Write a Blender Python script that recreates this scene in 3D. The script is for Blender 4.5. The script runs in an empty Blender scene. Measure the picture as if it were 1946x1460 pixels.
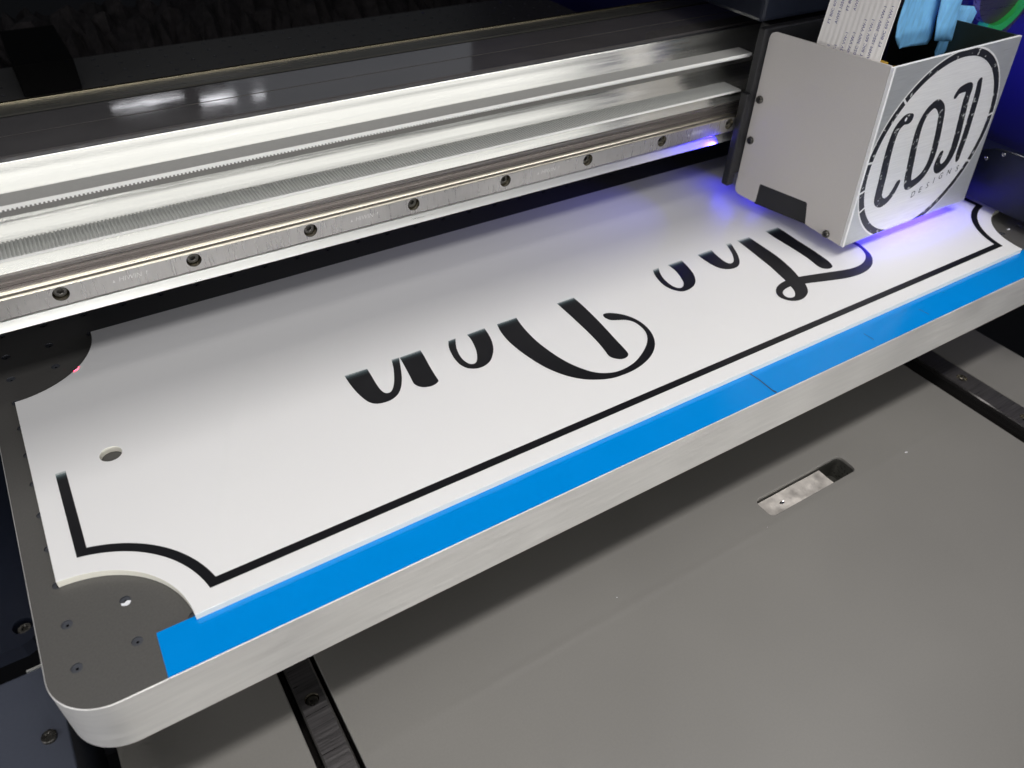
import bpy, bmesh, math, random
from mathutils import Vector, Matrix
from mathutils.geometry import tessellate_polygon
random.seed(7)
S = bpy.context.scene
COL = S.collection

# ------------------------------------------------------------------ camera
cam_d = bpy.data.cameras.new('camera'); cam = bpy.data.objects.new('camera', cam_d); COL.objects.link(cam)
S.camera = cam
cam_d.sensor_width = 36.0; cam_d.lens = 27.61; cam_d.clip_start = 0.01; cam_d.clip_end = 60
right = Vector((0.84681107, -0.53089103, 0.0326453))
down = Vector((-0.3250379, -0.56508912, -0.75830379))
fwd = Vector((0.42102419, 0.63152909, -0.65108344))
m3 = Matrix((right, -down, -fwd)).transposed()
cam.matrix_world = Matrix.Translation((0, 0, 0.33)) @ m3.to_4x4()
cam_d.dof.use_dof = True; cam_d.dof.focus_distance = 0.50; cam_d.dof.aperture_fstop = 11

# ------------------------------------------------------------------ world, lamps, exposure
w = bpy.data.worlds.new('World'); S.world = w; w.use_nodes = True
bg = w.node_tree.nodes['Background']; bg.inputs[0].default_value = (0.80, 0.86, 1.0, 1); bg.inputs[1].default_value = 0.03
S.view_settings.view_transform = 'Standard'; S.view_settings.look = 'None'
S.view_settings.exposure = 0.0; S.view_settings.gamma = 1.0

def area(name, loc, target, sx, sy, energy, color=(1, 1, 1), spread=180, shape='RECTANGLE'):
    l = bpy.data.lights.new(name, 'AREA'); l.shape = shape; l.size = sx; l.size_y = sy
    l.energy = energy; l.color = color; l.spread = math.radians(spread)
    o = bpy.data.objects.new(name, l); COL.objects.link(o)
    d = (Vector(target) - Vector(loc)).normalized()
    z = -d; x = Vector((1, 0, 0)); y = z.cross(x).normalized(); x = y.cross(z)
    o.matrix_world = Matrix.Translation(loc) @ Matrix((x, y, z)).transposed().to_4x4()
    return o
# overhead workshop lamp that lights the front half of the bed from nearly straight above
area('overhead_lamp', (0.30, -0.02, 1.30), (0.30, 0.16, 0.0), 1.6, 0.12, 2.25, (1.0, 0.975, 0.96), spread=75)
# long bright window across the workshop in front of the machine, mirrored in the slanted beam faces
area('window_light', (0.15, -1.1, 0.95), (0.15, 0.47, 0.15), 3.0, 0.45, 4.4, (0.985, 0.98, 0.97))
# unseen fill lamp added ahead of the hood lip
area('sign_fill', (0.20, 0.13, 0.455), (0.20, 0.30, 0.0), 1.2, 0.06, 1.60, (1.0, 0.985, 0.985))
# fill lamp added close above the beam, out of view
area('beam_fill', (0.05, 0.36, 0.34), (0.05, 0.47, 0.17), 1.0, 0.04, 0.12, (1.0, 0.99, 0.95), spread=50)
# unseen low fill lamp added in front to brighten the upright metal faces
area('low_front_fill', (0.15, -1.0, 0.20), (0.22, 0.23, -0.01), 1.2, 0.15, 0.92, (1.0, 0.99, 0.97), spread=50)
area('left_fill', (-1.3, 0.1, 0.8), (0.2, 0.35, 0.0), 0.8, 0.8, 7.0, (0.98, 0.97, 1.0))  # unseen fill added for the side plate and the sign's back
# lamps and a dim window at the back of the workshop, mirrored in the black cover
area('tube_lamp', (0.27, 2.0, 0.672), (0.35, 0.5, 0.14), 0.17, 0.007, 0.020, (0.95, 0.95, 1.0), shape='ELLIPSE')
area('tube_lamp_short', (0.43, 2.0, 0.692), (0.35, 0.5, 0.14), 0.09, 0.012, 0.020, (0.95, 0.95, 1.0), shape='ELLIPSE')
area('small_lamp', (0.53, 2.0, 0.70), (0.35, 0.5, 0.14), 0.035, 0.010, 0.004, (0.95, 0.95, 1.0), shape='ELLIPSE')
area('rear_window', (1.15, 2.6, 0.92), (0.35, 0.5, 0.14), 1.1, 0.22, 0.13, (0.85, 0.9, 1.0))
# curing lamps of the carriage
area('curing_lamp', (0.635, 0.338, 0.0155), (0.635, 0.337, 0.0), 0.095, 0.020, 0.12, (0.04, 0.02, 1.0))
area('curing_lamp_rear', (0.540, 0.424, 0.0155), (0.538, 0.424, 0.0), 0.02, 0.010, 0.003, (0.04, 0.02, 1.0))
area('curing_lamp_corner', (0.540, 0.462, 0.024), (0.470, 0.455, 0.0), 0.012, 0.03, 0.009, (0.03, 0.02, 1.0))
area('curing_lamp_strip', (0.503, 0.4385, 0.0560), (0.470, 0.4495, 0.0565), 0.004, 0.004, 0.03, (0.02, 0.01, 1.0), spread=100)
area('curing_lamp_side', (0.694, 0.40, 0.045), (0.90, 0.50, 0.10), 0.03, 0.03, 0.5, (0.03, 0.02, 1.0))
# red position laser grazing the sign's rear left scallop
area('laser', (-0.045, 0.440, 0.050), (-0.0219, 0.4734, -0.001), 0.002, 0.002, 0.0006, (1.0, 0.02, 0.08), spread=4)


# ------------------------------------------------------------------ materials
def mat(name, col, rough=0.5, metal=0.0, spec=0.5, coat=0.0):
    m = bpy.data.materials.new(name); m.use_nodes = True
    b = m.node_tree.nodes['Principled BSDF']
    b.inputs['Base Color'].default_value = (*col, 1); b.inputs['Roughness'].default_value = rough
    b.inputs['Metallic'].default_value = metal; b.inputs['Specular IOR Level'].default_value = spec
    b.inputs['Coat Weight'].default_value = coat; b.inputs['Coat Roughness'].default_value = 0.08
    return m
def nt(m): return m.node_tree.nodes, m.node_tree.links, m.node_tree.nodes['Principled BSDF']
def texture(m, scale=(1, 1, 1), noise=40, detail=4, c_amt=0.1, r_amt=0.1, bump=0.0, dist=0.0005):
    """noise in object space that varies base colour, roughness and height a little"""
    n, l, b = nt(m)
    tc = n.new('ShaderNodeTexCoord'); mp = n.new('ShaderNodeMapping'); mp.inputs['Scale'].default_value = scale
    nz = n.new('ShaderNodeTexNoise'); nz.inputs['Scale'].default_value = noise; nz.inputs['Detail'].default_value = detail
    l.new(tc.outputs['Object'], mp.inputs[0]); l.new(mp.outputs[0], nz.inputs['Vector'])
    c = b.inputs['Base Color'].default_value[:]
    r = n.new('ShaderNodeMapRange'); r.inputs['From Min'].default_value = 0.25; r.inputs['From Max'].default_value = 0.75
    r.inputs['To Min'].default_value = 1 - c_amt; r.inputs['To Max'].default_value = 1 + c_amt
    l.new(nz.outputs['Fac'], r.inputs['Value'])
    mx = n.new('ShaderNodeVectorMath'); mx.operation = 'SCALE'; mx.inputs[0].default_value = c[:3]
    l.new(r.outputs[0], mx.inputs['Scale']); l.new(mx.outputs[0], b.inputs['Base Color'])
    rr = n.new('ShaderNodeMapRange'); rr.inputs['From Min'].default_value = 0.25; rr.inputs['From Max'].default_value = 0.75
    r0 = b.inputs['Roughness'].default_value
    rr.inputs['To Min'].default_value = max(0.02, r0 - r_amt); rr.inputs['To Max'].default_value = r0 + r_amt
    l.new(nz.outputs['Fac'], rr.inputs['Value']); l.new(rr.outputs[0], b.inputs['Roughness'])
    if bump:
        bp = n.new('ShaderNodeBump'); bp.inputs['Strength'].default_value = bump; bp.inputs['Distance'].default_value = dist
        l.new(nz.outputs['Fac'], bp.inputs['Height']); l.new(bp.outputs[0], b.inputs['Normal'])
    return m

M = {}
M['sign'] = texture(mat('white_acrylic', (0.80, 0.795, 0.785), 0.30, spec=0.45), noise=9, c_amt=0.004, r_amt=0.008)
M['sign_edge'] = mat('cut_acrylic_edge', (0.86, 0.84, 0.74), 0.40)
M['platen'] = texture(mat('anodised_dark_grey', (0.087, 0.084, 0.079), 0.42, spec=0.5), noise=900, detail=2, c_amt=0.10, r_amt=0.05, bump=0.08, dist=0.0002)
M['platen_hole'] = mat('hole_grey', (0.06, 0.064, 0.075), 0.5)
M['black'] = texture(mat('black_paint', (0.012, 0.012, 0.014), 0.45), noise=200, c_amt=0.2, r_amt=0.1)
M['hole_dark'] = mat('dark_pit', (0.008, 0.008, 0.010), 0.6)
M['alu_side'] = texture(mat('milled_aluminium', (0.96, 0.945, 0.91), 0.42, metal=0.55), scale=(1, 1, 12), noise=30, detail=8, c_amt=0.05, r_amt=0.12, bump=0.25, dist=0.0005)
def patches(m, scale, size, amt):
    """broad colour patches over the finer grain: handling marks, painted reflections"""
    n, l, b = nt(m); src = b.inputs['Base Color'].links[0].from_socket
    tc = n.new('ShaderNodeTexCoord'); mp = n.new('ShaderNodeMapping'); mp.inputs['Scale'].default_value = scale
    nz = n.new('ShaderNodeTexNoise'); nz.inputs['Scale'].default_value = size; nz.inputs['Detail'].default_value = 2
    l.new(tc.outputs['Object'], mp.inputs[0]); l.new(mp.outputs[0], nz.inputs['Vector'])
    r_ = n.new('ShaderNodeMapRange'); r_.inputs['From Min'].default_value = 0.3; r_.inputs['From Max'].default_value = 0.7
    r_.inputs['To Min'].default_value = 1 - amt; r_.inputs['To Max'].default_value = 1.05
    l.new(nz.outputs['Fac'], r_.inputs['Value'])
    mx = n.new('ShaderNodeVectorMath'); mx.operation = 'SCALE'; l.new(src, mx.inputs[0]); l.new(r_.outputs[0], mx.inputs['Scale']); l.new(mx.outputs[0], b.inputs['Base Color'])
patches(M['alu_side'], (1, 1, 0.3), 9, 0.16)  # uneven reflections along the bed edge, painted into its colour
M['alu_face'] = texture(mat('drawn_aluminium', (0.93, 0.925, 0.87), 0.20, metal=0.92), scale=(0.6, 30, 30), noise=20, detail=5, c_amt=0.05, r_amt=0.08, bump=0.03)
M['belt_reflection'] = mat('painted_belt_reflection', (0.20, 0.195, 0.185), 0.45, metal=0.3)  # painted band: the belt's dark reflection put into the beam face colour
M['alu_strip'] = texture(mat('satin_aluminium', (0.94, 0.94, 0.90), 0.30, metal=0.75), scale=(0.6, 20, 20), noise=20, c_amt=0.03, r_amt=0.03)
M['rail'] = texture(mat('ground_rail_steel', (0.50, 0.485, 0.47), 0.28, metal=0.9), scale=(9, 1, 1.0), noise=60, detail=3, c_amt=0.05, r_amt=0.015)
M['rail_top'] = texture(mat('polished_rail_groove', (0.66, 0.61, 0.51), 0.30, metal=1.0), scale=(0.5, 40, 40), noise=20, c_amt=0.08, r_amt=0.05)
M['rail_brown'] = texture(mat('oiled_steel', (0.34, 0.315, 0.30), 0.28, metal=0.9), scale=(0.4, 60, 60), noise=18, c_amt=0.25, r_amt=0.08)
M['bolt'] = texture(mat('blackened_bolt', (0.12, 0.115, 0.105), 0.30, metal=0.9), noise=300, c_amt=0.2, r_amt=0.1)
M['hole_wall'] = mat('bright_hole_wall', (0.46, 0.43, 0.36), 0.25, metal=1.0)
M['cover'] = texture(mat('black_gloss_cover', (0.065, 0.061, 0.062), 0.06, spec=0.7, coat=0.2), scale=(1, 1.5, 1), noise=34, detail=2, c_amt=0.10, r_amt=0.03, bump=0.025, dist=0.001)
M['edge_gold'] = mat('warm_metal_edge', (0.62, 0.55, 0.40), 0.25, metal=1.0)
M['strip_grey'] = texture(mat('grey_trim', (0.12, 0.118, 0.105), 0.32, metal=0.6), scale=(0.4, 20, 20), noise=20, c_amt=0.15)
M['belt'] = texture(mat('grey_belt_back', (0.40, 0.395, 0.38), 0.6), noise=400, c_amt=0.05, r_amt=0.05)
M['belt_edge'] = mat('white_belt_edge', (0.80, 0.80, 0.77), 0.5)
M['belt_teeth'] = mat('ribbed_belt_face', (0.44, 0.445, 0.43), 0.5)
M['table'] = texture(mat('warm_grey_paint', (0.192, 0.184, 0.168), 0.42), noise=700, detail=3, c_amt=0.03, r_amt=0.03, bump=0.03, dist=0.0002)
patches(M['table'], (1, 1, 1), 7, 0.07)
M['raw_cast'] = texture(mat('raw_metal', (0.62, 0.58, 0.53), 0.45, metal=0.45), noise=110, detail=7, c_amt=0.30, r_amt=0.15, bump=0.25, dist=0.0006)
M['chrome'] = mat('bright_machined', (0.7, 0.7, 0.7), 0.22, metal=1.0)
M['rail_dark'] = texture(mat('black_oxide_rail', (0.085, 0.08, 0.08), 0.36, metal=0.6), scale=(1, 26, 1), noise=30, detail=8, c_amt=0.35, r_amt=0.12, bump=0.12)
M['rail_dark_side'] = texture(mat('black_rail_flank', (0.40, 0.385, 0.38), 0.16, metal=0.95), scale=(20, 0.5, 20), noise=20, c_amt=0.2, r_amt=0.05)
M['box_blue'] = texture(mat('slate_blue_cover', (0.047, 0.053, 0.072), 0.40), noise=600, c_amt=0.06, r_amt=0.05)
M['box_navy'] = texture(mat('navy_cover', (0.006, 0.008, 0.015), 0.42, spec=0.3), noise=300, c_amt=0.15, r_amt=0.06)
M['side'] = texture(mat('grey_powder_coat', (0.56, 0.53, 0.505), 0.42), noise=1500, detail=2, c_amt=0.03, r_amt=0.04, bump=0.06, dist=0.0001)
M['brushed'] = texture(mat('brushed_aluminium', (0.58, 0.60, 0.60), 0.36, metal=0.55), scale=(2, 1, 60), noise=28, detail=6, c_amt=0.10, r_amt=0.10, bump=0.05)
M['brushed_disc'] = texture(mat('brushed_disc_aluminium', (0.92, 0.92, 0.905), 0.42, metal=0.35), scale=(2, 1, 50), noise=24, detail=6, c_amt=0.07, r_amt=0.08, bump=0.04)
M['bare_edge'] = mat('bare_sheet_edge', (0.88, 0.88, 0.87), 0.5, metal=0.1)
M['decal'] = mat('worn_black_decal', (0.016, 0.017, 0.020), 0.40)
M['cable_white'] = mat('white_flat_cable', (0.88, 0.85, 0.82), 0.45)
M['cable_ink'] = mat('blue_cable_print', (0.06, 0.06, 0.26), 0.5)
M['painter'] = texture(mat('light_blue_masking_tape', (0.22, 0.57, 0.95), 0.55), scale=(1, 1, 0.3), noise=260, detail=6, c_amt=0.22, r_amt=0.05, bump=0.6, dist=0.0008)
M['yellow'] = mat('yellow_connector', (0.62, 0.36, 0.03), 0.4)
M['green'] = mat('green_cable', (0.04, 0.55, 0.10), 0.4)
M['green_plate'] = mat('dark_green_inner_panel', (0.022, 0.030, 0.024), 0.4)
M['bluetape'] = texture(mat('glossy_blue_film', (0.0, 0.235, 0.67), 0.16, spec=0.45), noise=55, detail=3, c_amt=0.02, r_amt=0.06, bump=0.12, dist=0.0004)
M['scrap'] = mat('white_paper_scrap', (0.80, 0.81, 0.84), 0.5)
M['grime'] = mat('dark_seam', (0.03, 0.035, 0.05), 0.6)
M['cloth'] = texture(mat('black_pile', (0.030, 0.026, 0.027), 0.9), noise=90, c_amt=0.5, r_amt=0.0)
M['wallnavy'] = mat('dark_blue_wall', (0.014, 0.014, 0.10), 0.5)

# printed ink: solid black that fades out over the last passes (the print is only half finished)
def ink_material(name, y_end, width):
    m = mat(name, (0.009, 0.009, 0.011), 0.30, spec=0.45)
    n, l, b = nt(m)
    tc = n.new('ShaderNodeTexCoord'); sp = n.new('ShaderNodeSeparateXYZ'); l.new(tc.outputs['Object'], sp.inputs[0])
    nz = n.new('ShaderNodeTexNoise'); nz.inputs['Scale'].default_value = 900; nz.inputs['Detail'].default_value = 3
    mp = n.new('ShaderNodeMapping'); mp.inputs['Scale'].default_value = (1, 3, 1)
    l.new(tc.outputs['Object'], mp.inputs[0]); l.new(mp.outputs[0], nz.inputs['Vector'])
    ad = n.new('ShaderNodeMath'); ad.operation = 'MULTIPLY_ADD'; ad.inputs[1].default_value = width * 0.7; l.new(nz.outputs['Fac'], ad.inputs[0])
    l.new(sp.outputs['Y'], ad.inputs[2])
    r = n.new('ShaderNodeMapRange'); r.inputs['From Min'].default_value = y_end - width * 0.75; r.inputs['From Max'].default_value = y_end + width * 0.45
    l.new(ad.outputs[0], r.inputs['Value'])
    cr = n.new('ShaderNodeValToRGB'); e = cr.color_ramp.elements
    e[0].position = 0.0; e[0].color = (0.009, 0.009, 0.011, 1); e[1].position = 1.0; e[1].color = (0.52, 0.56, 0.55, 1)
    k = cr.color_ramp.elements.new(0.45); k.color = (0.030, 0.042, 0.045, 1)
    k = cr.color_ramp.elements.new(0.75); k.color = (0.13, 0.17, 0.175, 1)
    l.new(r.outputs[0], cr.inputs[0]); l.new(cr.outputs[0], b.inputs['Base Color'])
    return m
M['ink'] = ink_material('fading_black_ink', 0.3805, 0.0050)

# the worn decal: little flakes missing
def worn(m, under, scale=260, lo=0.625, hi=0.66):
    n, l, b = nt(m)
    tc = n.new('ShaderNodeTexCoord'); nz = n.new('ShaderNodeTexNoise'); nz.inputs['Scale'].default_value = scale; nz.inputs['Detail'].default_value = 5
    l.new(tc.outputs['Object'], nz.inputs['Vector'])
    r = n.new('ShaderNodeMapRange'); r.inputs['From Min'].default_value = lo; r.inputs['From Max'].default_value = hi
    l.new(nz.outputs['Fac'], r.inputs['Value'])
    mx = n.new('ShaderNodeMix'); mx.data_type = 'RGBA'; mx.inputs[6].default_value = b.inputs['Base Color'].default_value[:]; mx.inputs[7].default_value = (*under, 1)
    l.new(r.outputs[0], mx.inputs[0]); l.new(mx.outputs[2], b.inputs['Base Color'])
worn(M['decal'], (0.50, 0.51, 0.50))

# ------------------------------------------------------------------ mesh helpers
def link(name, me, mats, parent=None):
    o = bpy.data.objects.new(name, me); COL.objects.link(o)
    for m in (mats if isinstance(mats, (list, tuple)) else [mats]): me.materials.append(m)
    if parent: o.parent = parent
    return o
def from_bm(name, bm, mats, parent=None, smooth=False):
    bmesh.ops.recalc_face_normals(bm, faces=bm.faces)
    me = bpy.data.meshes.new(name); bm.to_mesh(me); bm.free()
    if smooth:
        for p in me.polygons: p.use_smooth = True
    return link(name, me, mats, parent)
def bevel(o, w=0.0005, seg=2, ang=40):
    b = o.modifiers.new('bevel', 'BEVEL'); b.width = w; b.segments = seg; b.limit_method = 'ANGLE'; b.angle_limit = math.radians(ang)
    return o
def tag(o, label=None, cat=None, group=None, kind=None):
    for k, v in (('label', label), ('category', cat), ('group', group), ('kind', kind)):
        if v: o[k] = v
    return o
def empty(name, loc, label, cat, group=None):
    o = bpy.data.objects.new(name, None); COL.objects.link(o); o.empty_display_size = 0.02
    o.location = loc
    return tag(o, label, cat, group)
def own(o, root):
    """parent o (built in world coordinates) to root without moving it"""
    o.parent = root; o.matrix_parent_inverse = Matrix.Translation(root.location).inverted(); return o
def add_box(bm, x0, x1, y0, y1, z0, z1, mi=0):
    v = [bm.verts.new(p) for p in [(x0, y0, z0), (x1, y0, z0), (x1, y1, z0), (x0, y1, z0), (x0, y0, z1), (x1, y0, z1), (x1, y1, z1), (x0, y1, z1)]]
    for f in [(0, 3, 2, 1), (4, 5, 6, 7), (0, 1, 5, 4), (1, 2, 6, 5), (2, 3, 7, 6), (3, 0, 4, 7)]:
        bm.faces.new([v[i] for i in f]).material_index = mi
def box(name, x0, x1, y0, y1, z0, z1, m, root=None, bv=0.0006, seg=2):
    bm = bmesh.new(); add_box(bm, x0, x1, y0, y1, z0, z1)
    o = from_bm(name, bm, m)
    if bv: bevel(o, bv, seg)
    if root: own(o, root)
    return o
def extrude_poly(bm, loops, f0, f1, mi_side=0, mi_top=0, mi_bot=0):
    """loops: outer then holes, 2-D points; f0/f1 map a 2-D point to 3-D on the bottom / top"""
    flat = [p for lp in loops for p in lp]
    tri = tessellate_polygon([[Vector((p[0], p[1], 0)) for p in lp] for lp in loops])
    a = [bm.verts.new(f0(p)) for p in flat]; b = [bm.verts.new(f1(p)) for p in flat]
    for t in tri:
        try:
            bm.faces.new([b[i] for i in t]).material_index = mi_top
            bm.faces.new([a[i] for i in reversed(t)]).material_index = mi_bot
        except ValueError: pass
    k = 0
    for lp in loops:
        n = len(lp)
        for i in range(n):
            j = (i + 1) % n
            bm.faces.new([a[k + i], a[k + j], b[k + j], b[k + i]]).material_index = mi_side
        k += n
def slab(name, loops, z0, z1, mats, root=None, mi_side=0, mi_top=0, dissolve=True, bv=0):
    bm = bmesh.new()
    extrude_poly(bm, loops, lambda p: (p[0], p[1], z0), lambda p: (p[0], p[1], z1), mi_side, mi_top, mi_side)
    if dissolve: bmesh.ops.dissolve_limit(bm, angle_limit=0.001, verts=bm.verts, edges=bm.edges, delimit={'MATERIAL'})
    o = from_bm(name, bm, mats)
    if bv: bevel(o, bv, 2, 50)
    if root: own(o, root)
    return o
def prism_x(name, prof, x0, x1, mats, root=None, mi=None, bv=0.0, skip=()):
    """profile in (y, z) extruded along x; mi: a material index per profile edge"""
    bm = bmesh.new(); n = len(prof)
    a = [bm.verts.new((x0, *p)) for p in prof]; b = [bm.verts.new((x1, *p)) for p in prof]
    bm.faces.new(a); bm.faces.new(list(reversed(b)))
    for i in range(n):
        if i in skip: continue
        j = (i + 1) % n
        f = bm.faces.new([a[i], b[i], b[j], a[j]])
        if mi: f.material_index = mi[i]
    o = from_bm(name, bm, mats)
    if bv: bevel(o, bv, 2, 25)
    if root: own(o, root)
    return o
def circle(cx, cy, r, n=32, a0=0): return [(cx + r * math.cos(a0 + 2 * math.pi * i / n), cy + r * math.sin(a0 + 2 * math.pi * i / n)) for i in range(n)]
def add_cyl(bm, c, axis, r, h, n=24, r2=None, mi=0, cap0=True, cap1=True):
    """cylinder from point c along unit axis for length h"""
    ax = Vector(axis).normalized(); u = ax.orthogonal().normalized(); v = ax.cross(u); c = Vector(c); r2 = r if r2 is None else r2
    A = [bm.verts.new(c + (u * math.cos(t) + v * math.sin(t)) * r) for t in [2 * math.pi * i / n for i in range(n)]]
    B = [bm.verts.new(c + ax * h + (u * math.cos(t) + v * math.sin(t)) * r2) for t in [2 * math.pi * i / n for i in range(n)]]
    for i in range(n): bm.faces.new([A[i], A[(i + 1) % n], B[(i + 1) % n], B[i]]).material_index = mi
    if cap0: bm.faces.new(A).material_index = mi
    if cap1: bm.faces.new(B).material_index = mi
    return A, B
def socket_head(bm, c, axis, r, h, hex_r, depth, n=28):
    """a cap screw head: chamfered cylinder with a hexagonal socket, standing on c"""
    ax = Vector(axis).normalized(); u = ax.orthogonal().normalized(); v = ax.cross(u); c = Vector(c)
    ring = lambda rr, hh, nn: [bm.verts.new(c + ax * hh + (u * math.cos(t) + v * math.sin(t)) * rr) for t in [2 * math.pi * i / nn for i in range(nn)]]
    n = 24
    R = [ring(r, 0, n), ring(r, h * 0.8, n), ring(r * 0.88, h, n), ring(hex_r * 1.15, h, n)]
    hexpt = lambda hh: [bm.verts.new(c + ax * hh + (u * math.cos(t) + v * math.sin(t)) * hex_r * (math.cos(math.pi / 6) / math.cos(((t + math.pi / 6) % (math.pi / 3)) - math.pi / 6))) for t in [2 * math.pi * i / n for i in range(n)]]
    R.append(hexpt(h - 0.0001)); R.append(hexpt(h - depth))
    for A, B in zip(R, R[1:]):
        for i in range(n): bm.faces.new([A[i], A[(i + 1) % n], B[(i + 1) % n], B[i]])
    bm.faces.new(R[-1]); bm.faces.new(R[0])
def smooth_closed(pts, n=6):
    """closed Catmull-Rom through pts (x, y, corner); corners stay sharp"""
    N = len(pts); out = []
    for i in range(N):
        p0, p1, p2, p3 = pts[i - 1], pts[i], pts[(i + 1) % N], pts[(i + 2) % N]
        if p1[2] and p2[2]: out.append((p1[0], p1[1])); continue
        a = p1 if p1[2] else p0; d = p2 if p2[2] else p3
        for k in range(n):
            t = k / n
            out.append(tuple(0.5 * (2 * p1[j] + (p2[j] - a[j]) * t + (2 * a[j] - 5 * p1[j] + 4 * p2[j] - d[j]) * t * t + (3 * p1[j] - a[j] - 3 * p2[j] + d[j]) * t ** 3) for j in (0, 1)))
    return out
def text_mesh(s, size):
    """built-in font lettering as a flat mesh: list of verts (x, y) and faces"""
    c = bpy.data.curves.new('lettering', 'FONT'); c.body = s; c.size = size; c.align_x = 'CENTER'; c.align_y = 'CENTER'; c.resolution_u = 3
    o = bpy.data.objects.new('lettering', c); COL.objects.link(o)
    dg = bpy.context.evaluated_depsgraph_get(); me = bpy.data.meshes.new_from_object(o.evaluated_get(dg))
    V = [tuple(v.co[:2]) for v in me.vertices]; F = [list(p.vertices) for p in me.polygons]
    bpy.data.objects.remove(o); bpy.data.curves.remove(c); bpy.data.meshes.remove(me)
    return V, F
def add_text(bm, s, size, fn):
    V, F = text_mesh(s, size); vs = [bm.verts.new(fn(*p)) for p in V]
    for f in F:
        try: bm.faces.new([vs[i] for i in f])
        except ValueError: pass
def rot2(p, c, a): return (c[0] + (p[0] - c[0]) * math.cos(a) - (p[1] - c[1]) * math.sin(a), c[1] + (p[0] - c[0]) * math.sin(a) + (p[1] - c[1]) * math.cos(a))

T = 0.0045            # thickness of the acrylic; its top is z = 0
PZ = -T               # platen surface
TZ = -0.110           # grey deck under the platen

# ================================================================== SETTING
def setting(o): o['kind'] = 'structure'; return o
setting(box('floor', -4, 5, -3, 6, -0.86, -0.80, M['black'], bv=0))

# ================================================================== GREY DECK under the platen, with slot and rail channels
deck = empty('printer_deck', (0.3, 0.15, TZ), 'warm grey painted metal deck under the moving bed, with a rounded slot near its right', 'machine deck')
def rrect(x0, x1, y0, y1, r, n=6):
    out = []
    for cx, cy, a in ((x1 - r, y1 - r, 0), (x0 + r, y1 - r, 90), (x0 + r, y0 + r, 180), (x1 - r, y0 + r, 270)):
        out += [(cx + r * math.cos(math.radians(a + 90 * k / n)), cy + r * math.sin(math.radians(a + 90 * k / n))) for k in range(n + 1)]
    return out
SLOT = rrect(0.3702, 0.4632, 0.2063, 0.2237, 0.0042)
bm = bmesh.new()
def sheet(loops, m=0):
    extrude_poly(bm, loops, lambda p: (p[0], p[1], TZ - 0.003), lambda p: (p[0], p[1], TZ), 0, 0, 0)
def rect(x0, x1, y0, y1): return [(x0, y0), (x1, y0), (x1, y1), (x0, y1)]
sheet([rect(-0.0675, 0.0222, -0.30, 1.40)])
sheet([rect(0.0450, 0.6078, -0.30, 1.40), list(reversed(SLOT))])
sheet([rect(0.6500, 0.7160, -0.30, 1.40)])
bmesh.ops.dissolve_limit(bm, angle_limit=0.001, verts=bm.verts, edges=bm.edges)
o = from_bm('deck_sheet', bm, M['table']); bevel(o, 0.0006, 2, 50); own(o, deck)
bm = bmesh.new()
for xa_, xb_ in ((-0.0670, 0.0205), (0.0475, 0.6055), (0.6525, 0.7150)):
    pr = [(0.2005 + 0.0048 * (k / 5 - 1), TZ + 0.00002 + 0.00011 * (1 + math.cos(math.pi * (k / 5 - 1))) / 2) for k in range(11)]
    A_ = [bm.verts.new((xa_, *p)) for p in pr]; B_ = [bm.verts.new((xb_, *p)) for p in pr]
    for k in range(10): bm.faces.new([A_[k], B_[k], B_[k + 1], A_[k + 1]])
own(from_bm('streak_ridge', bm, M['table'], smooth=True), deck)  # raised strip added to imitate a streak of reflected light on the deck
# slot lining, a tray whose left two thirds are closed by a rough casting
bm = bmesh.new()
n = len(SLOT); a = [bm.verts.new((p[0], p[1], TZ - 0.0031)) for p in SLOT]; b = [bm.verts.new((p[0], p[1], TZ - 0.022)) for p in SLOT]
for i in range(n): bm.faces.new([a[i], a[(i + 1) % n], b[(i + 1) % n], b[i]])
bm.faces.new(b)
own(from_bm('slot_lining', bm, M['strip_grey'], smooth=False), deck)
bm = bmesh.new()
nx, ny = 46, 12; gv = {}
for i in range(nx + 1):
    for j in range(ny + 1):
        x = 0.3712 + (0.4410 - 0.3712) * i / nx; y = 0.2070 + 0.0160 * j / ny
        gv[i, j] = bm.verts.new((x, y, TZ - 0.0046 + random.uniform(-0.00006, 0.00006) + 0.0001 * math.sin(i * 0.31 + j * 0.5)))
for i in range(nx):
    for j in range(ny): bm.faces.new([gv[i, j], gv[i + 1, j], gv[i + 1, j + 1], gv[i, j + 1]])
bx = [gv[nx, j] for j in range(ny + 1)]; lo = [bm.verts.new((v.co.x, v.co.y, TZ - 0.02)) for v in bx]
for j in range(ny): bm.faces.new([bx[j], bx[j + 1], lo[j + 1], lo[j]])
own(from_bm('cast_bracket', bm, M['raw_cast']), deck)
bm = bmesh.new(); bmesh.ops.create_icosphere(bm, subdivisions=2, radius=0.0016, matrix=Matrix.Translation((0.3905, 0.2140, TZ - 0.0042)) @ Matrix.Diagonal((1.5, 0.8, 0.5, 1)))
for v in bm.verts: v.co += Vector((random.uniform(-1, 1), random.uniform(-1, 1), random.uniform(-1, 1))) * 0.0003
own(from_bm('metal_burr', bm, M['chrome']), deck)
bm = bmesh.new()
add_box(bm, 0.0222, 0.0450, -0.30, 1.40, TZ - 0.034, TZ - 0.032); add_box(bm, 0.6078, 0.6500, -0.30, 1.40, TZ - 0.034, TZ - 0.032)
add_box(bm, 0.0202, 0.0220, -0.30, 1.40, TZ - 0.034, TZ - 0.0035); add_box(bm, 0.0452, 0.0470, -0.30, 1.40, TZ - 0.034, TZ - 0.0035)
add_box(bm, 0.6060, 0.6076, -0.30, 1.40, TZ - 0.034, TZ - 0.0035); add_box(bm, 0.6502, 0.6520, -0.30, 1.40, TZ - 0.034, TZ - 0.0035)
own(from_bm('rail_channel', bm, mat('oily_dark_channel', (0.035, 0.031, 0.029), 0.28)), deck)
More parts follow.
